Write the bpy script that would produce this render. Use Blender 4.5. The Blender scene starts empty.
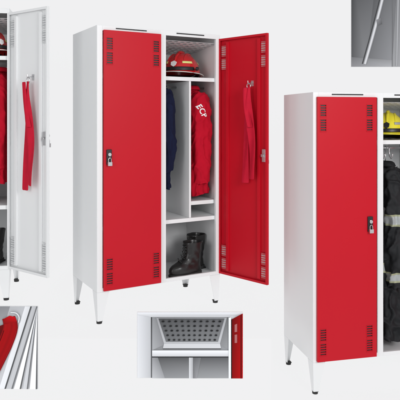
import bpy, bmesh, math, random
from mathutils import Matrix, Vector, noise
random.seed(4)
S=bpy.context.scene
C=bpy.context.collection
S.view_settings.view_transform='Standard'
S.view_settings.look='None'
S.view_settings.exposure=0

# ---------------- materials ----------------
def mat(name,col,rough=0.5,metal=0.0,bump=0.0,bscale=200,var=0.0,vscale=3,spec=0.5,emit=0.0,coat=0.0,sheen=0.0):
    m=bpy.data.materials.new(name); m.use_nodes=True
    nt=m.node_tree; b=nt.nodes['Principled BSDF']
    b.inputs['Base Color'].default_value=(*col,1)
    b.inputs['Roughness'].default_value=rough
    b.inputs['Metallic'].default_value=metal
    b.inputs['Specular IOR Level'].default_value=spec
    b.inputs['Coat Weight'].default_value=coat
    b.inputs['Sheen Weight'].default_value=sheen
    if emit>0:
        b.inputs['Emission Color'].default_value=(1,1,1.01,1)
        b.inputs['Emission Strength'].default_value=emit
    tc=nt.nodes.new('ShaderNodeTexCoord')
    if bump>0:
        n=nt.nodes.new('ShaderNodeTexNoise'); n.inputs['Scale'].default_value=bscale; n.inputs['Detail'].default_value=3
        nt.links.new(tc.outputs['Object'],n.inputs['Vector'])
        bp=nt.nodes.new('ShaderNodeBump'); bp.inputs['Strength'].default_value=bump; bp.inputs['Distance'].default_value=0.002
        nt.links.new(n.outputs['Fac'],bp.inputs['Height']); nt.links.new(bp.outputs['Normal'],b.inputs['Normal'])
    if var>0:
        n=nt.nodes.new('ShaderNodeTexNoise'); n.inputs['Scale'].default_value=vscale; n.inputs['Detail'].default_value=5
        nt.links.new(tc.outputs['Object'],n.inputs['Vector'])
        mx=nt.nodes.new('ShaderNodeMix'); mx.data_type='RGBA'
        mx.inputs['A'].default_value=(*[c*(1-var) for c in col],1)
        mx.inputs['B'].default_value=(*[min(1,c*(1+var)) for c in col],1)
        nt.links.new(n.outputs['Fac'],mx.inputs['Factor']); nt.links.new(mx.outputs['Result'],b.inputs['Base Color'])
    return m
M_white=mat('powder_coated_white',(0.78,0.79,0.795),0.38,bump=0.08,bscale=500,var=0.02)
M_red=mat('powder_coated_red',(0.51,0.005,0.016),0.42,bump=0.08,bscale=500,var=0.04,vscale=2,spec=0.20)
M_galv=mat('grey_sheet',(0.62,0.63,0.64),0.45,bump=0.05,bscale=300)
M_ventp=mat('pinkish_vent_light',(0.52,0.30,0.30),0.6,bump=0.2,bscale=400)  # vent tones stand for light coming through the louvres
M_ventg=mat('grey_vent_light',(0.45,0.46,0.47),0.6,bump=0.2,bscale=400)
M_black=mat('black_plastic',(0.012,0.012,0.013),0.4,bump=0.05,bscale=300)
M_rubber=mat('black_rubber',(0.02,0.02,0.02),0.75,bump=0.2,bscale=300)
M_chrome=mat('brushed_steel',(0.62,0.62,0.63),0.28,metal=1.0,bump=0.04,bscale=200)
M_helr=mat('red_helmet_shell',(0.56,0.010,0.013),0.22,coat=0.5,bump=0.02,bscale=60)
M_hely=mat('yellow_helmet_shell',(0.80,0.70,0.03),0.25,coat=0.5,bump=0.02,bscale=60)
M_refly=mat('yellow_reflective_tape',(0.72,0.72,0.25),0.4,bump=0.1,bscale=400)
M_reflg=mat('faded_yellow_tape',(0.34,0.35,0.22),0.5,bump=0.1,bscale=400,var=0.3,vscale=14)
M_refls=mat('silver_reflective_tape',(0.36,0.38,0.38),0.35,bump=0.1,bscale=400,var=0.35,vscale=12)
M_trim=mat('pale_helmet_trim',(0.62,0.60,0.56),0.4,bump=0.1,bscale=300)
M_clothr=mat('red_cloth',(0.47,0.006,0.022),0.85,bump=0.5,bscale=350,var=0.2,vscale=9,spec=0.10)
M_clothn=mat('navy_cloth',(0.009,0.012,0.036),0.85,bump=0.5,bscale=350,var=0.25,vscale=9,spec=0.12)
M_clothk=mat('black_cloth',(0.014,0.015,0.017),0.7,bump=0.5,bscale=350,var=0.3,vscale=9,spec=0.3)
M_strap=mat('red_webbing',(0.52,0.008,0.030),0.7,bump=0.5,bscale=500,var=0.15,vscale=20,spec=0.15)
M_leather=mat('black_leather',(0.012,0.011,0.011),0.33,bump=0.35,bscale=90,var=0.3,vscale=12)
M_letter=mat('white_print',(0.80,0.80,0.80),0.6,bump=0.1,bscale=300)
M_studio=mat('glowing_studio_sweep',(0.03,0.03,0.03),1.0,spec=0.0,emit=0.845,var=0.01)  # added glow
M_sole=mat('boot_sole',(0.02,0.02,0.02),0.8,bump=0.3,bscale=120)
M_print=bpy.data.materials.new('satin_print'); M_print.use_nodes=True
_nt=M_print.node_tree; _b=_nt.nodes['Principled BSDF']; _a=_nt.nodes.new('ShaderNodeVertexColor'); _a.layer_name='Col'
_nt.links.new(_a.outputs['Color'],_b.inputs['Base Color']); _b.inputs['Roughness'].default_value=0.65; _b.inputs['Specular IOR Level'].default_value=0.15

# ---------------- helpers ----------------
def fin(bm,name,mats,parent=None,loc=(0,0,0),rot=(0,0,0),bevel=0,smooth=False,mw=None,subs=0):
    me=bpy.data.meshes.new(name); bm.normal_update(); bm.to_mesh(me); bm.free()
    for m in (mats if isinstance(mats,(list,tuple)) else [mats]): me.materials.append(m)
    ob=bpy.data.objects.new(name,me); C.objects.link(ob)
    if parent: ob.parent=parent
    ob.location=loc; ob.rotation_euler=rot
    if mw is not None: ob.matrix_world=mw
    if smooth:
        for p in me.polygons: p.use_smooth=True
    if bevel>0:
        md=ob.modifiers.new('bevel','BEVEL'); md.width=bevel; md.segments=2; md.limit_method='ANGLE'; md.angle_limit=math.radians(40)
    if subs:
        md=ob.modifiers.new('sub','SUBSURF'); md.levels=subs; md.render_levels=subs
    return ob
def empty(name,mw):
    e=bpy.data.objects.new(name,None); C.objects.link(e); e.empty_display_size=0.1; e.matrix_world=mw; return e
def box(bm,x0,x1,y0,y1,z0,z1,mi=0,tilt=None):
    vs=[bm.verts.new((x,y,z)) for x in (x0,x1) for y in (y0,y1) for z in (z0,z1)]
    F=[(0,1,3,2),(4,6,7,5),(0,4,5,1),(2,3,7,6),(0,2,6,4),(1,5,7,3)]
    fs=[]
    for f in F:
        fc=bm.faces.new([vs[i] for i in f]); fc.material_index=mi; fs.append(fc)
    bmesh.ops.recalc_face_normals(bm,faces=fs)
    return vs
def cyl(bm,p0,p1,r,n=16,r2=None,mi=0):
    p0=Vector(p0);p1=Vector(p1); d=(p1-p0); L=d.length
    q=d.to_track_quat('Z','Y').to_matrix().to_4x4(); 
    res=bmesh.ops.create_cone(bm,cap_ends=True,segments=n,radius1=r,radius2=r if r2 is None else r2,depth=L,matrix=Matrix.Translation((p0+p1)/2)@q)
    return res
def tube(bm,pts,rads,n=14,mi=0,closed=False,flat=1.0):
    rings=[]; N=len(pts)
    for i,p in enumerate(pts):
        p=Vector(p)
        if closed: t=Vector(pts[(i+1)%N])-Vector(pts[i-1])
        else: t=Vector(pts[min(i+1,N-1)])-Vector(pts[max(i-1,0)])
        t.normalize()
        up=Vector((0,1,0)) if abs(t.y)<0.9 else Vector((1,0,0))
        a=t.cross(up).normalized(); b=t.cross(a).normalized()
        r=rads[i] if isinstance(rads,(list,tuple)) else rads
        rings.append([bm.verts.new(p+a*r*math.cos(2*math.pi*k/n)+b*r*flat*math.sin(2*math.pi*k/n)) for k in range(n)])
    fs=[]
    for i in range(N if closed else N-1):
        A=rings[i];B=rings[(i+1)%N]
        for k in range(n):
            f=bm.faces.new((A[k],A[(k+1)%n],B[(k+1)%n],B[k])); f.material_index=mi; fs.append(f)
    if not closed:
        f=bm.faces.new(rings[0]); f.material_index=mi; fs.append(f)
        f=bm.faces.new(rings[-1]); f.material_index=mi; fs.append(f)
    bmesh.ops.recalc_face_normals(bm,faces=fs)
def panel_holes(bm,x0,x1,z0,z1,y,th,holes):
    xs=sorted(set([x0,x1]+[h[0] for h in holes]+[h[1] for h in holes]))
    zs=sorted(set([z0,z1]+[h[2] for h in holes]+[h[3] for h in holes]))
    def solid(i,j):
        if i<0 or j<0 or i>=len(xs)-1 or j>=len(zs)-1: return False
        cx=(xs[i]+xs[i+1])/2; cz=(zs[j]+zs[j+1])/2
        return not any(h[0]<cx<h[1] and h[2]<cz<h[3] for h in holes)
    V={}
    def v(i,j,k):
        if (i,j,k) not in V: V[(i,j,k)]=bm.verts.new((xs[i],y+k*th,zs[j]))
        return V[(i,j,k)]
    fs=[]
    for i in range(len(xs)-1):
        for j in range(len(zs)-1):
            if not solid(i,j): continue
            fs.append(bm.faces.new((v(i,j,0),v(i+1,j,0),v(i+1,j+1,0),v(i,j+1,0))))
            fs.append(bm.faces.new((v(i,j,1),v(i,j+1,1),v(i+1,j+1,1),v(i+1,j,1))))
            if not solid(i-1,j): fs.append(bm.faces.new((v(i,j,0),v(i,j+1,0),v(i,j+1,1),v(i,j,1))))
            if not solid(i+1,j): fs.append(bm.faces.new((v(i+1,j,0),v(i+1,j,1),v(i+1,j+1,1),v(i+1,j+1,0))))
            if not solid(i,j-1): fs.append(bm.faces.new((v(i,j,0),v(i,j,1),v(i+1,j,1),v(i+1,j,0))))
            if not solid(i,j+1): fs.append(bm.faces.new((v(i,j+1,0),v(i+1,j+1,0),v(i+1,j+1,1),v(i,j+1,1))))
    bmesh.ops.recalc_face_normals(bm,faces=fs)
def tag(ob,label,cat,group=None,kind=None):
    if label: ob['label']=label
    if cat: ob['category']=cat
    if group: ob['group']=group
    if kind: ob['kind']=kind

W=0.968; D=0.53; Z0=0.215; Z1=2.015

# ---------------- locker ----------------
def make_door(parent,hx,s,w,rot,m,belt=None,lin=0.034,vin=0.020):
    z0,z1=0.224,1.984
    bm=bmesh.new()
    vz=[(0.262,0.342),(0.358,0.438),(1.752,1.832),(1.850,1.930)]
    hs=[]
    for (u0,u1) in ((0.020,0.060),(w-vin-0.040,w-vin)):
        a,b=sorted((u0*s,u1*s))
        for (q0,q1) in vz: hs.append((a,b,q0,q1))
    X0,X1=sorted((0,w*s))
    panel_holes(bm,X0,X1,z0,z1,-0.020,0.0015,hs)
    for h in hs:
        n=5; st=(h[3]-h[2])/n
        for k in range(n):
            zc=h[2]+st*(k+0.5)
            vs=box(bm,h[0],h[1],-0.0215,-0.0155,zc-st*0.5+0.0030,zc-st*0.5+0.0085)
            for v in vs:
                if v.co.y<-0.018: v.co.z-=0.0028
        e=0.004
        box(bm,h[0]-e,h[0],-0.0222,-0.0201,h[2]-e,h[3]+e); box(bm,h[1],h[1]+e,-0.0222,-0.0201,h[2]-e,h[3]+e)
        box(bm,h[0],h[1],-0.0222,-0.0201,h[2]-e,h[2]); box(bm,h[0],h[1],-0.0222,-0.0201,h[3],h[3]+e)
    t=0.0015
    box(bm,X0,X0+t,-0.0184,-0.001,z0,z1); box(bm,X1-t,X1,-0.0184,-0.001,z0,z1)
    box(bm,X0+t,X1-t,-0.0184,-0.001,z0,z0+t); box(bm,X0+t,X1-t,-0.0184,-0.001,z1-t,z1)
    box(bm,X0+t,X0+0.016,-0.003,-0.001,z0+t,z1-t); box(bm,X1-0.016,X1-t,-0.003,-0.001,z0+t,z1-t)
    box(bm,X0+0.016,X1-0.016,-0.003,-0.001,z0+t,z0+0.016); box(bm,X0+0.016,X1-0.016,-0.003,-0.001,z1-0.016,z1-t)
    a,b=sorted(((w-vin-0.072)*s,(w-vin-0.048)*s)); box(bm,a,b,-0.0184,-0.0045,z0+0.03,z1-0.03)
    a,b=sorted((0.068*s,0.092*s)); box(bm,a,b,-0.0184,-0.0045,z0+0.03,z1-0.03)
    d=fin(bm,'door',m,parent,loc=(hx,0,0),rot=(0,0,rot),bevel=0.0008)
    # added backing plates: black face paints interior shade, pale face light through the louvres
    for h in hs:
        bm=bmesh.new()
        box(bm,h[0]-0.003,h[1]+0.003,-0.0150,-0.0142,h[2]-0.003,h[3]+0.003,0)
        for f in bm.faces:
            f.normal_update()
            if f.normal.y<-0.9: f.material_index=1
        st=(h[3]-h[2])/5
        for k in range(5):
            zc=h[2]+st*(k+0.5)
            box(bm,h[0]-0.002,h[1]+0.002,-0.0141,-0.0115,zc-0.0022,zc+0.0022,2)
        for zz in (h[2]-0.003,h[3]-0.001): box(bm,h[0]-0.005,h[1]+0.005,-0.0141,-0.0110,zz,zz+0.004,2)
        fin(bm,'vent_light_shade_plate',[M_ventp if m is M_red else M_ventg,M_black,m],d)
    for zz in (0.52,1.10,1.70):
        bm=bmesh.new(); cyl(bm,(0,0,zz-0.03),(0,0,zz+0.03),0.004,10)
        fin(bm,'hinge',m,d,loc=(0.0065*s,-0.0085,0),smooth=True)
    u=w-lin; z=1.126
    lk=bmesh.new()
    box(lk,u*s-0.019,u*s+0.019,-0.030,-0.0203,z-0.052,z+0.052)
    k=fin(lk,'lock',M_black,d,bevel=0.004)
    bm=bmesh.new()
    cyl(bm,(u*s,-0.0305,z+0.018),(u*s,-0.042,z+0.018),0.012,20); 
    fin(bm,'lock_knob',M_chrome,k,bevel=0.001)
    bm=bmesh.new()
    pts=[(u*s+0.010*math.cos(a),-0.040,z-0.018+0.014*math.sin(a)) for a in [math.pi*i/10 for i in range(11)]]
    pts=[(u*s+0.010,-0.040,z-0.034)]+pts+[(u*s-0.010,-0.040,z-0.034)]
    tube(bm,pts,0.0028,8); box(bm,u*s-0.015,u*s+0.015,-0.048,-0.032,z-0.058,z-0.032)
    fin(bm,'padlock',M_chrome,k,smooth=False,bevel=0.002)
    bm=bmesh.new(); box(bm,u*s-0.015,u*s+0.015,-0.0180,-0.004,z-0.045,z+0.045); cyl(bm,(u*s,-0.004,z),(u*s,0.008,z),0.010,16); box(bm,u*s-0.006,u*s+0.018,0.003,0.006,z-0.010,z+0.010)
    fin(bm,'latch',M_chrome,d,bevel=0.001)
    if belt:
        bm=bmesh.new(); U=belt[0]*s; q=belt[1]
        box(bm,U-0.012,U+0.012,-0.0183,-0.0165,q-0.020,q+0.020)
        tube(bm,[(U,-0.016,q+0.005),(U,0.010,q+0.002),(U,0.024,q-0.007),(U,0.032,q+0.003),(U,0.033,q+0.017)],0.003,8)
        fin(bm,'belt_hook',M_chrome,d,smooth=False)
    return d

def shelf_mesh(bm,x0,x1,y0,y1,z):
    box(bm,x0,x1,y0,y1,z-0.002,z); box(bm,x0,x1,y0,y0+0.002,z-0.028,z-0.002); box(bm,x0,x1,y0+0.002,y0+0.014,z-0.028,z-0.026)

def make_locker(M,d1,d2,label,group,divided=True,lowshelf=True,midshelf=False,stile=0.036,hooks=False):
    E=empty('locker',M)
    tag(E,label,'locker',group)
    bm=bmesh.new(); t=0.003
    box(bm,0,t,0.002,D,Z0,Z1); box(bm,W-t,W,0.002,D,Z0,Z1)
    box(bm,t,W-t,D-t,D,Z0,Z1)
    box(bm,t,W-t,0.002,D-t,Z1-t,Z1); box(bm,t,W-t,0.002,D-t,Z0,Z0+t)
    box(bm,t,0.040,0,0.0019,Z0,Z1); box(bm,W-stile,W-t,0,0.0019,Z0,Z1)
    box(bm,0.0,t,0,0.0019,Z0,Z1); box(bm,W-t,W,0,0.0019,Z0,Z1)
    box(bm,0.472,0.516,0,0.0019,Z0,Z1)
    for a,b in ((0.040,0.472),(0.516,W-stile)):
        box(bm,a,b,0,0.0019,Z1-0.034,Z1); box(bm,a,b,0,0.0019,Z0,Z0+0.026)
        box(bm,a,b,0.0019,0.020,Z0+0.024,Z0+0.026)
    box(bm,0.038,0.040,0.0019,0.022,Z0+t,Z1-0.0031); box(bm,0.472,0.474,0.0019,0.022,Z0+t,Z1-0.0031)
    box(bm,0.514,0.516,0.0019,0.022,Z0+t,Z1-0.0031); box(bm,W-stile,W-stile+0.002,0.0019,0.022,Z0+t,Z1-0.0031)
    box(bm,0.492,0.4945,0.0019,D-t,Z0+t,Z1-t)
    body=fin(bm,'carcass',M_white,E,bevel=0.0009)
    for a,b in ((0.135,0.365),(0.60,0.83)):
        bm=bmesh.new(); box(bm,a,b,-0.003,-0.0002,Z1-0.018,Z1-0.010)
        fin(bm,'label_slot',M_black,E,bevel=0.001)
    for (lx,ly) in ((0,0),(1,0),(0,1),(1,1)):
        bm=bmesh.new()
        def P(a,b,z):
            return ((a if lx==0 else W-a),(b if ly==0 else D-b),z)
        T=0.088;B=0.042;zt=Z0-0.0005;zb=0.018;i=0.004
        vs={}
        for nm,aa,bb,zz in (('t0',0.002,0.002,zt),('t1',T,0.002,zt),('t2',0.002,T,zt),('b0',i+0.006,i+0.006,zb),('b1',B,i+0.006,zb),('b2',i+0.006,B,zb)):
            vs[nm]=bm.verts.new(P(aa,bb,zz))
        bm.faces.new((vs['t0'],vs['t1'],vs['b1'],vs['b0'])); bm.faces.new((vs['t0'],vs['b0'],vs['b2'],vs['t2']))
        bmesh.ops.recalc_face_normals(bm,faces=bm.faces[:])
        lg=fin(bm,'leg',M_white,E); md=lg.modifiers.new('s','SOLIDIFY'); md.thickness=0.004; md.offset=0
        bm=bmesh.new(); c=P(0.026,0.026,0)
        xa,xb=sorted((P(0.009,0,0)[0],P(0.044,0,0)[0])); ya,yb=sorted((P(0,0.009,0)[1],P(0,0.044,0)[1]))
        box(bm,xa,xb,ya,yb,0.014,0.020)
        cyl(bm,(c[0],c[1],0.0),(c[0],c[1],0.014),0.019,20)
        fin(bm,'foot',M_rubber,lg,bevel=0.001)
    for ci,(x0,x1) in enumerate(((0.4955,W-0.0035),(0.0035,0.4915))):
        bm=bmesh.new(); shelf_mesh(bm,x0,x1,0.024,D-0.004,1.690); fin(bm,'helmet_shelf',M_white,E,bevel=0.0006)
        if lowshelf:
            bm=bmesh.new(); shelf_mesh(bm,x0,x1,0.024,D-0.004,0.655); fin(bm,'lower_shelf',M_white,E,bevel=0.0006)
        xm=(x0+x1)/2-0.010
        if divided:
            bm=bmesh.new(); box(bm,xm,xm+0.002,0.03,D-0.004,0.6555,1.6615); box(bm,xm+0.002,xm+0.016,0.03,0.032,0.6555,1.6615)
            box(bm,xm+0.014,xm+0.016,0.032,0.044,0.6555,1.6615)
            fin(bm,'divider',M_white,E,bevel=0.0006)
            if midshelf and ci==0:
                bm=bmesh.new(); shelf_mesh(bm,xm+0.0165,x1,0.034,D-0.004,0.775); fin(bm,'raised_shelf',M_white,E,bevel=0.0006)
        bm=bmesh.new()
        if divided: cyl(bm,(x0,0.24,1.625),(xm-0.0005,0.24,1.625),0.009,16); cyl(bm,(xm+0.0025,0.24,1.625),(x1,0.24,1.625),0.009,16)
        else: cyl(bm,(x0,0.24,1.625),(x1,0.24,1.625),0.009,16)
        fin(bm,'hanging_rail',M_chrome,E,smooth=True)
        if hooks and ci==0:
            for hxk in (0.56,0.62,0.86):
                bm=bmesh.new(); tube(bm,[(hxk,0.10,1.662),(hxk,0.10,1.61),(hxk,0.095,1.575),(hxk,0.075,1.560),(hxk,0.058,1.575),(hxk,0.056,1.600)],0.004,8)
                fin(bm,'coat_hook',M_chrome,E,smooth=True)
        # perforated mail shelf, slightly sloping, with folded front and back edges
        bm=bmesh.new(); nx=9; ny=8
        zf=lambda y:1.955-0.05*(y/D)
        dx=(x1-x0-0.002)/nx; dy=(D-0.03-0.006)/ny
        for i in range(nx):
            for j in range(ny):
                cx=x0+0.001+dx*(i+0.5); cy=0.03+dy*(j+0.5)
                hx=dx/2; hy=dy/2; r=0.0165
                O=[(hx,0),(hx,hy),(0,hy),(-hx,hy),(-hx,0),(-hx,-hy),(0,-hy),(hx,-hy)]
                ov=[bm.verts.new((cx+a,cy+b,zf(cy+b))) for a,b in O]
                iv=[]
                for k in range(16):
                    aa=k*math.pi/8; iv.append(bm.verts.new((cx+r*math.cos(aa),cy+r*math.sin(aa),zf(cy+r*math.sin(aa)))))
                for k in range(8): bm.faces.new((ov[k],ov[(k+1)%8],iv[(2*k+2)%16],iv[2*k+1],iv[2*k]))
        bmesh.ops.remove_doubles(bm,verts=bm.verts,dist=0.0004)
        p=fin(bm,'perforated_shelf',M_galv,E); md=p.modifiers.new('s','SOLIDIFY'); md.thickness=0.0015
    make_door(E,*d1[:6],**(d1[6] if len(d1)>6 else {})); make_door(E,*d2)
    return E

def TM(x,y,z,deg): return Matrix.Translation((x,y,z))@Matrix.Rotation(math.radians(deg),4,'Z')
MC=TM(-0.692,3.94,0,29.5)
MR=TM(0.751,3.90,-0.453,13)
hx=W-0.012
aL=9; wl=math.radians(aL)
ZL=0.095
ML=TM(-1.350-W*math.cos(wl),4.16-W*math.sin(wl),ZL,aL)@Matrix.Diagonal((1,1,1.028,1))
G='metal wardrobe lockers on display'
r=math.radians
rotL=-36.6-aL-180+360
BC=(0.312,1.638); BL=(0.262,1.530)
make_locker(MC,(0.469,-1,0.426,0,M_red,None),(hx,-1,0.458,r(106.1),M_red,BC),'white metal locker with red doors, one open, beside smaller panel',G,midshelf=True)
make_locker(MR,(0.024,1,0.432,0,M_red,None,dict(lin=0.052,vin=0.034)),(hx,-1,0.44,r(100),M_red),'white metal locker with closed red door and firefighter coat inside',G,divided=False,lowshelf=False,hooks=True)
make_locker(ML,(0.469,-1,0.426,0,M_white,None),(hx,-1,0.43,r(rotL),M_white,BL),'all white metal locker, door open with red belt hanging',G,stile=0.016)

# ---------------- belts ----------------
def make_belt(M,label,seed=0):
    E=empty('belt',M)
    tag(E,label,'belt','belts on locker doors')
    def ribbon(pts,w,name):
        bm=bmesh.new(); cols=7; rows=[]
        for (x,y,z,ww,tw) in pts:
            row=[]
            for c in range(cols):
                f=(c/(cols-1)-0.5)*w*ww
                dy=0.004*math.cos((c/(cols-1)-0.5)*5+z*9+seed)
                row.append(bm.verts.new((x+f*math.cos(tw),y+f*math.sin(tw)+dy,z)))
            rows.append(row)
        for a,b in zip(rows[:-1],rows[1:]):
            for c in range(cols-1): bm.faces.new((a[c],a[c+1],b[c+1],b[c]))
        o=fin(bm,name,M_strap,E,smooth=True)
        md=o.modifiers.new('s','SOLIDIFY'); md.thickness=0.004
        md=o.modifiers.new('u','SUBSURF'); md.levels=1; md.render_levels=1
    n=30
    sm=lambda t:t*t*(3-2*t)
    ribbon([(-0.006-0.024*sm(min(1,i/n*1.5))+0.006*math.sin(i/n*6),0.020+0.005*math.sin(i/n*8),-0.022-0.690*i/n,0.45+0.55*sm(min(1,i/n*3)),0.30*math.sin(i/n*5)) for i in range(n+1)],0.062,'strap')
    ribbon([( 0.010+0.030*sm(min(1,i/n*1.3)),0.004+0.005*math.sin(i/n*6+1),-0.022-0.725*i/n,0.45+0.55*sm(min(1,i/n*2.5)),-0.25*math.sin(i/n*4)) for i in range(n+1)],0.060,'strap')
    ribbon([( 0.022-0.050*i/12+0.012*math.sin(i/12*math.pi),0.031,-0.026-0.30*i/12,1.0,0.25) for i in range(13)],0.036,'strap')
    bm=bmesh.new()
    tube(bm,[(0.016*math.cos(a),0.012,0.0+0.022*math.sin(a)-0.016) for a in [2*math.pi*i/16 for i in range(16)]],0.003,8,closed=True)
    fin(bm,'ring',M_chrome,E,smooth=True)
doorC=MC@Matrix.Translation((hx,0,0))@Matrix.Rotation(r(106.1),4,'Z')
doorL=ML@Matrix.Translation((hx,0,0))@Matrix.Rotation(r(rotL),4,'Z')
make_belt(doorC@Matrix.Translation((-BC[0],0.012,BC[1]-0.005))@Matrix.Diagonal((1,1,0.95,1)),'red webbing safety belt hanging on red locker door')
make_belt(doorL@Matrix.Translation((-BL[0],0.012,BL[1]-0.005)),'red webbing safety belt hanging on white locker door',2)

# ---------------- helmets ----------------
def make_helmet(M,shell,label,stripes=True):
    E=empty('helmet',M); tag(E,label,'helmet')
    bm=bmesh.new(); n=48; rows=[]
    prof=[(0.0,1.0),(0.18,0.985),(0.38,0.93),(0.56,0.84),(0.72,0.71),(0.85,0.54),(0.93,0.38),(0.975,0.24),(1.0,0.12),(1.02,0.05)]
    top=bm.verts.new((0,0.01,0.195))
    for (rr,hh) in prof[1:]:
        row=[]
        for k in range(n):
            a=2*math.pi*k/n; x=math.cos(a); y=math.sin(a)
            z=0.03+0.165*hh
            low=max(0,(0.30-hh)/0.30)
            z-=low*0.020*max(0,y)
            z+=low*0.018*max(0,-y)
            row.append(bm.verts.new((x*0.112*rr,0.01+y*0.140*rr,z)))
        rows.append(row)
    brim=[]
    for e1,e2,zz in ((1.03,0.5,0.034),(1.12,1.0,0.028)):
        row=[]; brim=[]
        for k in range(n):
            a=2*math.pi*k/n; x=math.cos(a); y=math.sin(a)
            e=1.0+(e1-1)+e2*(0.16*max(0,-y)**2+0.13*max(0,y)**2)
            p=(x*0.112*(1+(e1-1)*1.5),0.01+y*0.140*e,zz+0.014*max(0,-y)-0.016*max(0,y))
            row.append(bm.verts.new(p)); brim.append(p)
        rows.append(row)
    for k in range(n): bm.faces.new((top,rows[0][k],rows[0][(k+1)%n]))
    for A,B in zip(rows[:-1],rows[1:]):
        for k in range(n): bm.faces.new((A[k],B[k],B[(k+1)%n],A[(k+1)%n]))
    bmesh.ops.recalc_face_normals(bm,faces=bm.faces[:])
    o=fin(bm,'shell',shell,E,smooth=True); md=o.modifiers.new('s','SOLIDIFY'); md.thickness=0.004; md.offset=-1
    md=o.modifiers.new('u','SUBSURF'); md.levels=1; md.render_levels=1
    bm=bmesh.new(); tube(bm,brim,0.0034,8,closed=True); fin(bm,'brim_trim',M_trim if stripes else shell,E,smooth=True)
    bm=bmesh.new()
    pts=[(0,0.01+0.134*math.cos(a),0.048+0.150*math.sin(a)) for a in [math.pi*(0.1+0.78*i/14) for i in range(15)]]
    tube(bm,pts,[0.004+0.009*math.sin(math.pi*i/14) for i in range(15)],10); fin(bm,'crest',shell,E,smooth=True)
    for sx in (-0.045,0.045):
        bm=bmesh.new()
        pts=[(sx*(0.85+0.35*abs(math.cos(a))),0.01+0.118*math.cos(a),0.046+0.137*math.sin(a)) for a in [math.pi*(0.16+0.68*i/14) for i in range(15)]]
        tube(bm,pts,[0.002+0.006*math.sin(math.pi*i/14) for i in range(15)],8); fin(bm,'ridge',shell,E,smooth=True)
    def band(a0,a1,h0,h1,m,name,off=1.018):
        bm=bmesh.new(); st=16; R=[]
        def rad(h):
            for (r0,hh0),(r1,hh1) in zip(prof[:-1],prof[1:]):
                if hh1<=h<=hh0: return r0+(r1-r0)*(hh0-h)/(hh0-hh1)
            return 1.0
        for i in range(st+1):
            a=a0+(a1-a0)*i/st; col=[]
            for j in range(5):
                h=h0+(h1-h0)*j/4; q=rad(h)*off+0.004
                col.append(bm.verts.new((math.cos(a)*0.112*q,0.01+math.sin(a)*0.140*q,0.03+0.165*h)))
            R.append(col)
        for A,B in zip(R[:-1],R[1:]):
            for j in range(4): bm.faces.new((A[j],B[j],B[j+1],A[j+1]))
        bmesh.ops.recalc_face_normals(bm,faces=bm.faces[:])
        o=fin(bm,name,m,E,smooth=True); md=o.modifiers.new('s','SOLIDIFY'); md.thickness=0.002; md.offset=0
    bandm=M_refly if stripes else M_refls
    for a0,a1 in ((r(-62),r(-26)),(r(206),r(242)),(r(20),r(60)),(r(120),r(160))):
        band(a0,a1,0.46,0.56,bandm,'reflective_band')
    band(r(205),r(335),0.14,0.30,M_black,'visor',1.05)
    bm=bmesh.new(); vs=[]
    for (x,z) in ((-0.018,0.113),(0,0.124),(0.018,0.113),(0.015,0.091),(0,0.080),(-0.015,0.091)): vs.append(bm.verts.new((x,-0.131+max(0,(z-0.09))*0.55,z)))
    bm.faces.new(vs); o=fin(bm,'badge',M_letter if stripes else M_black,E); md=o.modifiers.new('s','SOLIDIFY'); md.thickness=0.006; md.offset=0
    for s in (-1,1):
        bm=bmesh.new(); cyl(bm,(s*0.112,-0.035,0.068),(s*0.126,-0.035,0.066),0.014,18); fin(bm,'visor_knob',M_black,E,bevel=0.002)
    bm=bmesh.new()
    for s in (-1,1):
        pts=[(s*0.098,0.0,0.04),(s*0.092,-0.01,0.018),(s*0.07,-0.03,0.005),(s*0.03,-0.05,0.005),(0,-0.055,0.005)]
        tube(bm,pts,0.004,8)
    fin(bm,'chin_strap',M_black,E,smooth=True)
    bm=bmesh.new(); R=[]
    for i in range(21):
        a=r(15+150*i/20); R.append([bm.verts.new((math.cos(a)*0.100,0.01+math.sin(a)*0.130,0.035)),bm.verts.new((math.cos(a)*0.104,0.01+math.sin(a)*0.136,0.003))])
    for A,B in zip(R[:-1],R[1:]): bm.faces.new((A[0],B[0],B[1],A[1]))
    o=fin(bm,'neck_guard',M_black,E,smooth=True); md=o.modifiers.new('s','SOLIDIFY'); md.thickness=0.004
    return E
def inM(M,x,y,z,deg=0,sc=(1,1,1)):
    return M@Matrix.Translation((x,y,z))@Matrix.Rotation(r(deg),4,'Z')@Matrix.Diagonal((*sc,1))
make_helmet(inM(MC,0.748,0.215,1.6905,-50,(1.26,1.14,1.02)),M_helr,'red firefighter helmet with yellow reflective bands on shelf')
make_helmet(inM(MR,0.665,0.19,1.6905,-35,(1.1,1.05,1.0)),M_hely,'yellow firefighter helmet with silver bands on locker shelf',False)
make_helmet(inM(ML,0.82,0.17,1.6905,40),M_helr,'red firefighter helmet on shelf of white locker')

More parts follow.
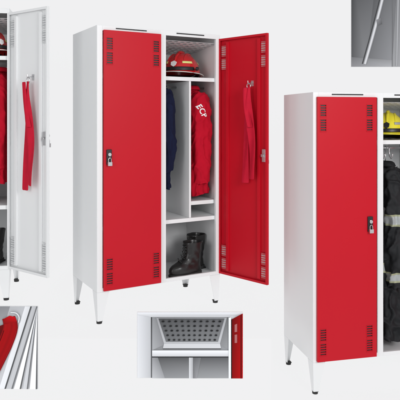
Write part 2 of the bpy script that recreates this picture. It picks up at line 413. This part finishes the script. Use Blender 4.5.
# ---------------- clothes ----------------
def make_jacket(M,m,label,th=0.075,dp=0.19,L=0.86,stripes=None,sl=0.62,seed=0,name='jacket',text=None,sleeve_r=0.048,amp=0.010,tz=-0.17,sc=1.0,bandoff=0.0,xl=(-9,9)):
    E=empty(name,M); tag(E,label,name)
    rnd=random.Random(seed); ph=[rnd.uniform(0,6) for _ in range(8)]
    mats=[m,M_refls,M_reflg]
    def smi(z,off=0):
        if stripes:
            z=z+off
            for a,b,mi in stripes:
                if a>=z>=b: return mi
        return 0
    def crumple(bm,amp):
        bm.normal_update()
        dd=[]
        for v in bm.verts:
            p=v.co
            q=Vector((p.x*10*sc+seed*7,(p.y+p.z*0.55)*17*sc,(p.z-p.y*0.5)*5*sc+p.x*7))
            qv=Vector((p.x*26*sc+3*seed,p.y*26*sc,p.z*3.2))
            q2=Vector((p.x*46+seed,p.y*40,p.z*30+p.y*15))
            ridge=1-min(1,abs(noise.noise(q))*3.2)
            a=(ridge**1.5)*amp*1.3+noise.noise(qv)*amp*1.2+noise.noise(q2)*amp*0.45-amp*0.5
            dd.append(v.normal*a)
        for v,d in zip(bm.verts,dd):
            v.co+=d
            # cloth rests against the bay walls instead of passing through
            lo,hi=xl
            if v.co.x<lo: v.co.x=lo+0.0002*math.sin(v.co.z*90)
            if v.co.x>hi: v.co.x=hi-0.0002*math.sin(v.co.z*90)
    bm=bmesh.new(); n=120; rows=[]
    N=int(170*L/0.8)
    for i in range(N+1):
        f=i/N; z=-0.0-L*f
        hq=0.085/L
        if f<hq:
            q=f/hq; a=0.045+(dp-0.045)*math.sin(q*math.pi/2)**0.9; b=0.035+(th*0.80-0.035)*math.sin(q*math.pi/2)
        else:
            q=(f-hq)/(1-hq); a=dp*(1-0.10*math.sin(q*math.pi)+0.04*q); b=th*(0.80+0.20*min(1,q*2.5))*(1+0.06*math.sin(q*7+ph[0]))
        row=[]
        for k in range(n):
            an=2*math.pi*k/n
            fold=(0.05*math.sin(5*an+ph[1]+2.2*f)+0.045*math.sin(9*an+ph[2]-3*f)+0.02*math.sin(17*an+ph[3]+4*f))*min(1,f*3)
            ca,sa=math.cos(an),math.sin(an)
            x=(abs(ca)**0.75)*math.copysign(1,ca)*b*(1+1.4*fold); y=(abs(sa)**0.85)*math.copysign(1,sa)*a*(1+fold*0.6)
            row.append(bm.verts.new((x+0.006*math.sin(f*5+ph[6]),y,z+0.010*math.sin(an*3+ph[7])*f)))
        rows.append(row)
    for i,(A,B) in enumerate(zip(rows[:-1],rows[1:])):
        zc=-L*(i+0.5)/N
        for k in range(n):
            f=bm.faces.new((A[k],B[k],B[(k+1)%n],A[(k+1)%n])); f.material_index=smi(zc)
    bm.faces.new(rows[0])
    bmesh.ops.recalc_face_normals(bm,faces=bm.faces[:]); crumple(bm,amp)
    torso=fin(bm,'torso',mats,E,smooth=True)
    sleeves=[]
    for s in (-1,1):
        bm=bmesh.new(); rows=[]; N2=130; n2=56
        for i in range(N2+1):
            f=i/N2; z=-0.030-sl*f
            R=sleeve_r*(1.0-0.20*f)*(0.55+0.45*math.sin(min(1,f*8)*math.pi/2)) 
            cy=s*(dp*0.80+0.012*min(1,f*5)+0.018*math.sin(f*3)); cx=0.006*math.sin(f*4+ph[3])
            row=[]
            for k in range(n2):
                an=2*math.pi*k/n2
                wr=0.03*math.sin(30*f+2*math.sin(an+ph[1])+s+3*math.sin(f*9))*(0.3+f)+0.05*math.sin(4*an+ph[2]+5*f)
                row.append(bm.verts.new((cx+R*1.15*math.cos(an)*(1+wr),cy+R*math.sin(an)*(1+wr),z+0.01*math.cos(an)*f)))
            rows.append(row)
        for i,(A,B) in enumerate(zip(rows[:-1],rows[1:])):
            zc=-0.03-sl*(i+0.5)/N2
            for k in range(n2):
                f=bm.faces.new((A[k],B[k],B[(k+1)%n2],A[(k+1)%n2])); f.material_index=smi(zc,-bandoff)
        bm.faces.new(rows[0]); bm.faces.new(rows[-1])
        bmesh.ops.recalc_face_normals(bm,faces=bm.faces[:]); crumple(bm,amp*0.8)
        sleeves.append(fin(bm,'sleeve',mats,E,smooth=True))
    bm=bmesh.new(); rows=[]
    for z,q in ((-0.02,1.15),(0.01,1.05),(0.025,1.12),(0.018,1.35),(-0.006,1.6)):
        rows.append([bm.verts.new((0.038*q*math.cos(2*math.pi*k/24),0.055*q*math.sin(2*math.pi*k/24),z)) for k in range(24)])
    for A,B in zip(rows[:-1],rows[1:]):
        for k in range(24): bm.faces.new((A[k],A[(k+1)%24],B[(k+1)%24],B[k]))
    o=fin(bm,'collar',m,E,smooth=True); md=o.modifiers.new('s','SOLIDIFY'); md.thickness=0.004
    if text:
        cu=bpy.data.curves.new('t','FONT'); cu.body=text; cu.size=0.056; cu.align_x='CENTER'; cu.align_y='CENTER'; cu.offset=0.0013; cu.space_character=1.1
        to=bpy.data.objects.new('tt',cu); C.objects.link(to)
        bpy.context.view_layer.update()
        me=bpy.data.meshes.new_from_object(to); bpy.data.objects.remove(to)
        bm=bmesh.new(); bm.from_mesh(me)
        bmesh.ops.triangulate(bm,faces=bm.faces[:])
        for _ in range(4):
            bmesh.ops.subdivide_edges(bm,edges=[e for e in bm.edges if e.calc_length()>0.0045],cuts=1); bmesh.ops.triangulate(bm,faces=bm.faces[:])
        R=Matrix.Translation((-0.030,-dp-0.2,tz))@Matrix.Rotation(r(62),4,'Y')@Matrix.Rotation(r(90),4,'X')
        bmesh.ops.transform(bm,matrix=R,verts=bm.verts[:])
        bpy.context.view_layer.update()
        for v in bm.verts:
            best=None
            for t in (sleeves[0],torso):
                ok,loc,nr,ix=t.ray_cast(Vector((v.co.x,-1,v.co.z)),Vector((0,1,0)))
                if ok and (best is None or loc.y<best): best=loc.y
            v.co.y=(best if best is not None else -dp)-0.0030
        fin(bm,'lettering',M_letter,E)
    return E
def make_hanger(M,label='steel wire coat hanger on locker rail',ext=0):
    bm=bmesh.new()
    e=max(ext,-0.012)
    pts=[(0,-0.15,-0.050-e),(0,-0.09,-0.028-e),(0,0,-0.005-e),(0,0.09,-0.028-e),(0,0.15,-0.050-e),(0,0.0,-0.055-e)]
    tube(bm,pts,0.004,8,closed=True)
    tube(bm,[(0,0,-0.005-e),(0,0,0.020),(0,0.009,0.024),(0,0.014,0.034),(0,0.011,0.046),(0,0.0,0.052),(0,-0.011,0.047),(0,-0.014,0.038)],0.0025,8)
    o=fin(bm,'coat_hanger',M_chrome,smooth=True,mw=M); tag(o,label,'hanger','coat hangers on the rails')
def hang(M,x,m,label,y=0.24,zt=1.597,**k):
    make_jacket(inM(M,x,y,zt,k.pop('deg',0)),m,label,**k); make_hanger(inM(M,x,0.24,1.586,0),ext=1.597-zt)
hang(MC,0.851,M_clothr,'red work jacket with white letters hanging in locker',zt=1.612,th=0.096,dp=0.172,L=0.80,sl=0.68,seed=3,text='ECP',sleeve_r=0.072,amp=0.012,xl=(-0.110,0.108))
hang(MC,0.566,M_clothn,'navy blue work jacket hanging in locker',zt=1.628,th=0.050,dp=0.185,L=0.75,sl=0.60,seed=5,sleeve_r=0.046,amp=0.009,xl=(-0.068,0.15))
hang(ML,0.868,M_clothr,'red work jacket hanging inside white locker',th=0.080,dp=0.175,L=0.79,sl=0.66,seed=8,text='EC',sleeve_r=0.062,y=0.235,amp=0.010,xl=(-0.125,0.093))
hang(MR,0.675,M_clothk,'black firefighter coat with reflective stripes in locker',th=0.130,dp=0.165,L=1.215,sl=0.80,seed=11,amp=0.028,sleeve_r=0.088,zt=1.500,sc=0.75,bandoff=-0.05,xl=(-0.176,0.28),
     stripes=[(-0.275,-0.288,2),(-0.288,-0.345,1),(-0.345,-0.358,2),(-0.680,-0.692,2),(-0.692,-0.735,1),(-0.735,-0.747,2)])

# ---------------- boots ----------------
def make_boot(M,label,seed=0,h=0.27):
    E=empty('boot',M); tag(E,label,'boot','black leather boots in the lockers')
    secs=[(0.018,-0.190,0.062,0.050),(0.030,-0.200,0.064,0.055),(0.050,-0.202,0.063,0.056),(0.068,-0.194,0.061,0.054),(0.082,-0.174,0.060,0.050),(0.094,-0.140,0.060,0.047),
          (0.108,-0.105,0.059,0.045),(0.126,-0.082,0.059,0.045),(0.150,-0.072,0.061,0.048),(0.18,-0.070,0.064,0.052),(h-0.02,-0.072,0.067,0.056),(h-0.006,-0.075,0.070,0.059),(h,-0.073,0.069,0.058)]
    def ring(bm,z,y0,y1,w,n=40,off=0):
        cy=(y0+y1)/2; a=(y1-y0)/2+off; out=[]
        for k in range(n):
            an=2*math.pi*k/n; c=math.cos(an); s=math.sin(an)
            yy=cy+a*math.copysign(abs(s)**0.85,s)
            wd=w+off
            if a>0.09:
                t=(yy-y0)/(y1-y0); wd*= (0.86+0.16*math.sin(math.pi*min(1,max(0,1.05-t)))-0.10*math.exp(-((t-0.62)/0.15)**2))
            wob=1+0.012*math.sin(5*an+z*60)
            out.append(bm.verts.new((wd*math.copysign(abs(c)**0.85,c)*wob,yy,z)))
        return out
    bm=bmesh.new(); R=[ring(bm,z,y0,y1,w) for z,y0,y1,w in secs]
    R.append(ring(bm,h-0.002,-0.067,0.063,0.052)); R.append(ring(bm,h-0.10,-0.055,0.055,0.042))
    for A,B in zip(R[:-1],R[1:]):
        for k in range(40): bm.faces.new((A[k],A[(k+1)%40],B[(k+1)%40],B[k]))
    bm.faces.new(R[0]); bm.faces.new(R[-1])
    bmesh.ops.recalc_face_normals(bm,faces=bm.faces[:])
    bmesh.ops.subdivide_edges(bm,edges=bm.edges[:],cuts=1,use_grid_fill=True)
    bm.normal_update()
    dd=[v.normal*(noise.noise(Vector((v.co.x*25+seed*3,v.co.y*25,v.co.z*45)))*0.0060*(1 if v.co.z>0.07 else 0.3)) for v in bm.verts]
    for v,d in zip(bm.verts,dd): v.co+=d
    o=fin(bm,'upper',M_leather,E,smooth=True,subs=1)
    bm=bmesh.new()
    R=[ring(bm,z,-0.198,0.066,0.054,off=of) for z,of in ((0.008,0.003),(0.012,0.006),(0.022,0.006),(0.026,0.002))]
    for A,B in zip(R[:-1],R[1:]):
        for k in range(40): bm.faces.new((A[k],A[(k+1)%40],B[(k+1)%40],B[k]))
    bm.faces.new(R[0]); bm.faces.new(R[-1])
    for i in range(9):
        y=-0.175+i*0.016; box(bm,-0.036,0.036,y,y+0.009,0.0,0.009)
    box(bm,-0.040,0.040,0.0,0.062,0.0,0.009)
    bmesh.ops.recalc_face_normals(bm,faces=bm.faces[:])
    fin(bm,'sole',M_sole,E,bevel=0.001)
    bm=bmesh.new()
    for i in range(int((h-0.12)/0.022)):
        z=0.103+i*0.022
        y=-(0.118 if i==0 else (0.092 if i==1 else 0.080 if i==2 else 0.076))
        for s in (-1,1):
            tube(bm,[(s*0.022,y+0.004,z),(0,y-0.004,z+0.010),(-s*0.022,y+0.004,z+0.021)],0.0025,6)
    fin(bm,'laces',M_rubber,E,smooth=True)
zf=Z0+0.0035
s2=(1.08,1.05,1.06)
make_boot(inM(MC,0.886,0.220,zf,-74,s2),'black leather lace-up boot, toe behind another boot',1,0.255)
make_boot(inM(MC,0.784,0.090,zf,-82,s2),'black leather lace-up boot standing at locker front edge',2,0.235)
make_boot(inM(ML,0.84,0.22,zf,-20),'black leather lace-up boot standing on locker floor',1,0.24)
make_boot(inM(ML,0.68,0.22,zf,-20),'black leather lace-up boot standing on locker floor',2,0.24)

# ---------------- printed panels ----------------
EYE=1.39
def spline(P,n=40):
    out=[]; m=len(P)-1
    for i in range(n+1):
        t=i/n*m; k=min(int(t),m-1); u=t-k
        p0=P[max(k-1,0)];p1=P[k];p2=P[k+1];p3=P[min(k+2,m)]
        out.append(tuple(0.5*((2*p1[c])+(-p0[c]+p2[c])*u+(2*p0[c]-5*p1[c]+4*p2[c]-p3[c])*u*u+(-p0[c]+3*p1[c]-3*p2[c]+p3[c])*u**3) for c in range(len(P[0]))))
    return out
def make_card(name,px0,py0,px1,py1,Y,polys,label,dots=None,th=0.006):
    s=Y/587.0
    x0=(px0-200)*s; z0=EYE-(py1-118)*s; w=(px1-px0)*s; h=(py1-py0)*s
    E=empty(name,Matrix.Translation((x0+w/2,Y,z0))); tag(E,label,'display panel','printed picture panels')
    bm=bmesh.new(); box(bm,-w/2,w/2,0,th,0,h); fin(bm,'board',M_white,E,bevel=0.001)
    bm=bmesh.new(); cl=bm.loops.layers.color.new('Col')
    def P(x,y): return ((x-px0)*s-w/2,(py1-y)*s)
    def lin(c):
        c=max(0,min(255,c))/255.0
        return c/12.92 if c<=0.04045 else ((c+0.055)/1.055)**2.4
    def face(pts,cols,lay):
        vs=[]
        for (x,y) in pts:
            x=min(max(x,px0+0.3),px1-0.3); y=min(max(y,py0+0.3),py1-0.3)
            a,b=P(x,y); vs.append(bm.verts.new((a,-0.0006*lay,b)))
        f=bm.faces.new(vs)
        for i,l in enumerate(f.loops):
            c=cols[i] if isinstance(cols,list) else cols
            l[cl]=(lin(c[0]),lin(c[1]),lin(c[2]),1)
        f.normal_update()
        if f.normal.y>0: f.normal_flip()
    lay=0
    for item in polys:
        lay+=1
        if item[0]=='strip':
            _,cen,lanes=item
            cen=spline(cen,60); K=len(lanes)-1; rows=[]
            for i,(x,y,ww) in enumerate(cen):
                xa,ya,_q=cen[max(i-1,0)]; xb,yb,_q=cen[min(i+1,len(cen)-1)]
                dx,dy=xb-xa,yb-ya; L=math.hypot(dx,dy) or 1; nx,ny=-dy/L,dx/L
                rows.append([(x+nx*ww*(j/K-0.5),y+ny*ww*(j/K-0.5)) for j in range(K+1)])
            for A,B in zip(rows[:-1],rows[1:]):
                for j in range(K): 
                    q=[A[j],A[j+1],B[j+1],B[j]]
                    if max(p[0] for p in q)<=px0+0.3 or min(p[0] for p in q)>=px1-0.3 or max(p[1] for p in q)<=py0+0.3 or min(p[1] for p in q)>=py1-0.3: continue
                    face(q,[lanes[j],lanes[j+1],lanes[j+1],lanes[j]],lay)
        else: face(item[0],item[1],lay)
    if dots:
        lay+=1
        for (x,y,rx,ry,c) in dots:
            face([(x+rx*math.cos(2*math.pi*k/14),y+ry*math.sin(2*math.pi*k/14)) for k in range(14)],c,lay)
    me=bpy.data.meshes.new('picture')
    bm.to_mesh(me); bm.free(); me.materials.append(M_print)
    o=bpy.data.objects.new('picture',me); C.objects.link(o); o.parent=E
g=lambda v:(v,v+1,v+3)
polys=[
 ([(137,312),(243,312),(243,378),(137,378)],[g(238),g(238),g(225),g(225)]),
 ([(137,312),(243,312),(243,316),(137,316)],[g(246),g(246),g(225),g(232)]),
 ([(137,315),(152,317),(152,378),(137,378)],[g(240),g(222),g(226),g(244)]),
 ([(150.9,317),(152.2,317),(152.2,378),(150.9,378)],[g(140),g(140),g(180),g(180)]),
 ([(152.2,317),(230,317),(230,352),(152.2,352)],[g(165),g(178),g(206),g(198)]),
 ([(152.2,317),(157,317),(165,344),(152.2,350)],[g(200),g(188),g(196),g(216)]),
 ([(226,317),(230,317),(230,350),(219,344)],[g(172),g(178),g(208),g(194)]),
 ([(156.2,317.3),(226.8,317.3),(220,343.2),(164,343.2)],[g(205),g(210),g(228),g(224)]),
 ([(158.5,318.2),(224.5,318.2),(218,341.6),(166,341.6)],[g(150),g(164),g(192),g(180)]),
 ([(164,343.2),(220,343.2),(221,348),(163,348)],[g(232),g(234),g(236),g(232)]),
 ([(163,348),(221,348),(221,348.8),(163,348.8)],g(150)),
 ([(152.2,350),(230,350),(230,356),(152.2,356)],[g(250),g(250),g(232),g(232)]),
 ([(152.2,356),(230,356),(230,357.0),(152.2,357.0)],g(125)),
 ([(152.2,357),(230,357),(230,378),(152.2,378)],[g(155),g(165),g(208),g(198)]),
 ([(152.2,357),(158,357),(165,378),(152.2,378)],[g(205),g(190),g(210),g(228)]),
 ([(189,357),(193,357),(193,378),(189,378)],[g(235),g(215),g(220),g(242)]),
 ([(193,357),(201,357),(197,378),(193,378)],[g(165),g(180),g(205),g(185)]),
 ([(228.5,317),(231,317),(231,378),(228.5,378)],g(248)),
 ([(231,319),(243,312.8),(243,378),(231,378)],[(165,14,28),(205,20,36),(222,28,48),(190,16,34)]),
 ([(231,319),(231.9,318.6),(231.9,378),(231,378)],(80,20,30)),
 ([(240.6,314.2),(241.4,313.8),(241.4,378),(240.6,378)],(140,10,22)),
 ([(234.5,324),(237,323),(237,331),(234.5,331.5)],(214,170,172)),
 ([(234.5,334),(237,333.6),(237,342),(234.5,342.2)],(214,170,172)),
]
dots=[]
for j in range(5):
    y=320.6+j*4.6; f=(y-318.2)/23.4
    xa=158.5+7.5*f+4; xb=224.5-6.5*f-4
    nn=10
    for i in range(nn):
        c=100+18*f+8*math.sin(i*2.1+j)
        dots.append((xa+(xb-xa)*i/(nn-1),y,1.45-0.2*f,1.0,g(int(c))))
make_card('picture_panel',137,312,243,378,3.69,polys,'printed picture of perforated mail shelf and red door',dots)
web=[(184,22,46),(204,28,56),(208,30,58),(200,26,52),(210,30,58),(207,30,56),(212,32,62),(188,22,48)]
webi=[(150,12,34),(168,16,40),(172,18,42),(158,14,38)]
# flat-faced door profiles: each is a lit face, a thin dark gap and a shaded return
def prof_poly(xt,xb,w,c1,c2): 
    return [([(xt,306),(xt+w,306),(xb+w,389),(xb,389)],[g(c1),g(c1-6),g(c1+4),g(c1+6)]),
            ([(xt+w,306),(xt+w+1.4,306),(xb+w+1.6,389),(xb+w,389)],[g(c2),g(c2+20),g(c2+35),g(c2)])]
polys=[
 ([(-60,306),(38,306),(38,389),(-60,389)],[g(205),g(226),g(238),g(228)]),
 ([(-60,306),(10,306),(0,340),(-60,365)],[g(165),g(196),g(218),g(195)]),
]+prof_poly(25,-1,5.5,244,140)+prof_poly(32.5,7.5,4,226,165)+prof_poly(38.5,14,5.8,250,150)+prof_poly(47,23,4,232,165)+prof_poly(53.5,30,6,250,150)+[
 # broad flat webbing folded over the hook and hanging down
 ([(-40,345),(-14,331),(4,324),(8,332),(-2,345),(-24,389),(-60,389)],[webi[0],webi[1],webi[2],webi[3],webi[0],(120,8,26),(120,8,26)]),
 ('strip',[(9,317,13),(11,327,14.5),(6.5,341,15),(-1,357,15),(-10,375,15),(-20,396,15)],web),
 ([(3,319),(10,315.2),(15.5,316.5),(17.5,321),(4,324)],[(196,26,50),(226,48,76),(228,50,80),(212,32,60),(190,22,46)]),
 ('strip',[(16.6,330,0.5),(12.4,343,0.5),(5,359,0.5),(-4,377,0.5),(-14,396,0.5)],[(232,90,112),(196,34,60)]),
 ('strip',[(4.4,330,0.5),(0.6,340,0.5),(-6.6,355,0.5),(-15.6,373,0.5)],[(130,10,30),(150,14,36)]),
 ('strip',[(11,312,1.8),(16.5,312.5,2),(19.6,316.5,2),(19,322,2)],[g(165),g(235),g(245),g(170)]),
]
make_card('picture_panel',-60,306,38,389,3.69,polys,'printed close-up picture of red belt folded over hook')
rod=[g(170),g(225),g(250),g(236),g(195),g(145)]
polys=[
 ([(351,-40),(450,-40),(450,67),(351,67)],[g(150),g(172),g(214),g(178)]),
 ([(351,-40),(378,-40),(366,67),(351,67)],[g(134),g(158),g(198),g(166)]),
 ([(378,-40),(392,-40),(392,67),(366,67)],[g(150),g(166),g(206),g(186)]),
 ([(398,-40),(450,-40),(450,67),(392,67)],[g(178),g(205),g(230),g(212)]),
 ([(351,57),(392,60),(392,67),(351,67)],[g(186),g(208),g(222),g(202)]),
 ('strip',[(392,-42,0.8),(392.5,20,0.8),(392,70,0.8)],[g(205),g(155),g(205)]),
 ('strip',[(399,-42,2),(398,0,2),(396.5,66,2)],[g(200),g(226),g(200)]),
 ('strip',[(391,-42,4.2),(383,-5,4.2),(373.5,32,4.2),(364.5,64,4.2)],rod),
 ('strip',[(388.6,-42,0.6),(380.6,-5,0.6),(371.1,32,0.6),(362.1,64,0.6)],[g(150),g(118),g(150)]),
 ([(376,20),(380.5,18),(382,24),(377,26)],[g(205),g(190),g(165),g(180)]),
]
make_card('picture_panel',351,-40,450,67,5.985,polys,'printed grey close-up picture of slanted locker rail')

# ---------------- studio ----------------
def struct(name,fn,label):
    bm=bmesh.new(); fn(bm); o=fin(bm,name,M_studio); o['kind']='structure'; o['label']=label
struct('floor',lambda bm:box(bm,-8,8,-3,5.992,-0.50,-0.453),'seamless glowing light grey studio floor')
struct('backdrop',lambda bm:box(bm,-8,8,5.993,6.05,-0.60,6),'seamless glowing light grey studio backdrop')
struct('platform',lambda bm:box(bm,-1.245,0.45,3.6965,5.98,-0.4525,0.0),'low glowing light grey display platform')
struct('platform',lambda bm:box(bm,-3.6,-1.246,3.6965,5.98,-0.4525,ZL),'raised glowing light grey display platform')

# ---------------- light ----------------
w=bpy.data.worlds.new('World'); S.world=w; w.use_nodes=True
w.node_tree.nodes['Background'].inputs[0].default_value=(0.97,0.98,1.0,1); w.node_tree.nodes['Background'].inputs[1].default_value=0.47
def area(loc,tgt,size,power,col=(1,1,1)):
    l=bpy.data.lights.new('softbox','AREA'); l.shape='RECTANGLE'; l.size=size[0]; l.size_y=size[1]; l.energy=power; l.color=col
    o=bpy.data.objects.new('softbox',l); C.objects.link(o); o.location=loc
    o.rotation_euler=(Vector(tgt)-Vector(loc)).to_track_quat('-Z','Y').to_euler()
area((2.6,-0.6,2.6),(-0.1,4.2,1.0),(1.8,1.8),145)
area((-2.8,-0.4,2.2),(-0.2,4.2,1.0),(1.6,2.2),54)

cam=bpy.data.cameras.new('camera'); co=bpy.data.objects.new('camera',cam); C.objects.link(co)
co.location=(0,0,EYE); co.rotation_euler=(math.pi/2,0,0)
cam.lens=36*587/400; cam.sensor_width=36; cam.shift_y=(118-200)/400; cam.clip_end=100; cam.clip_start=0.05
S.camera=co
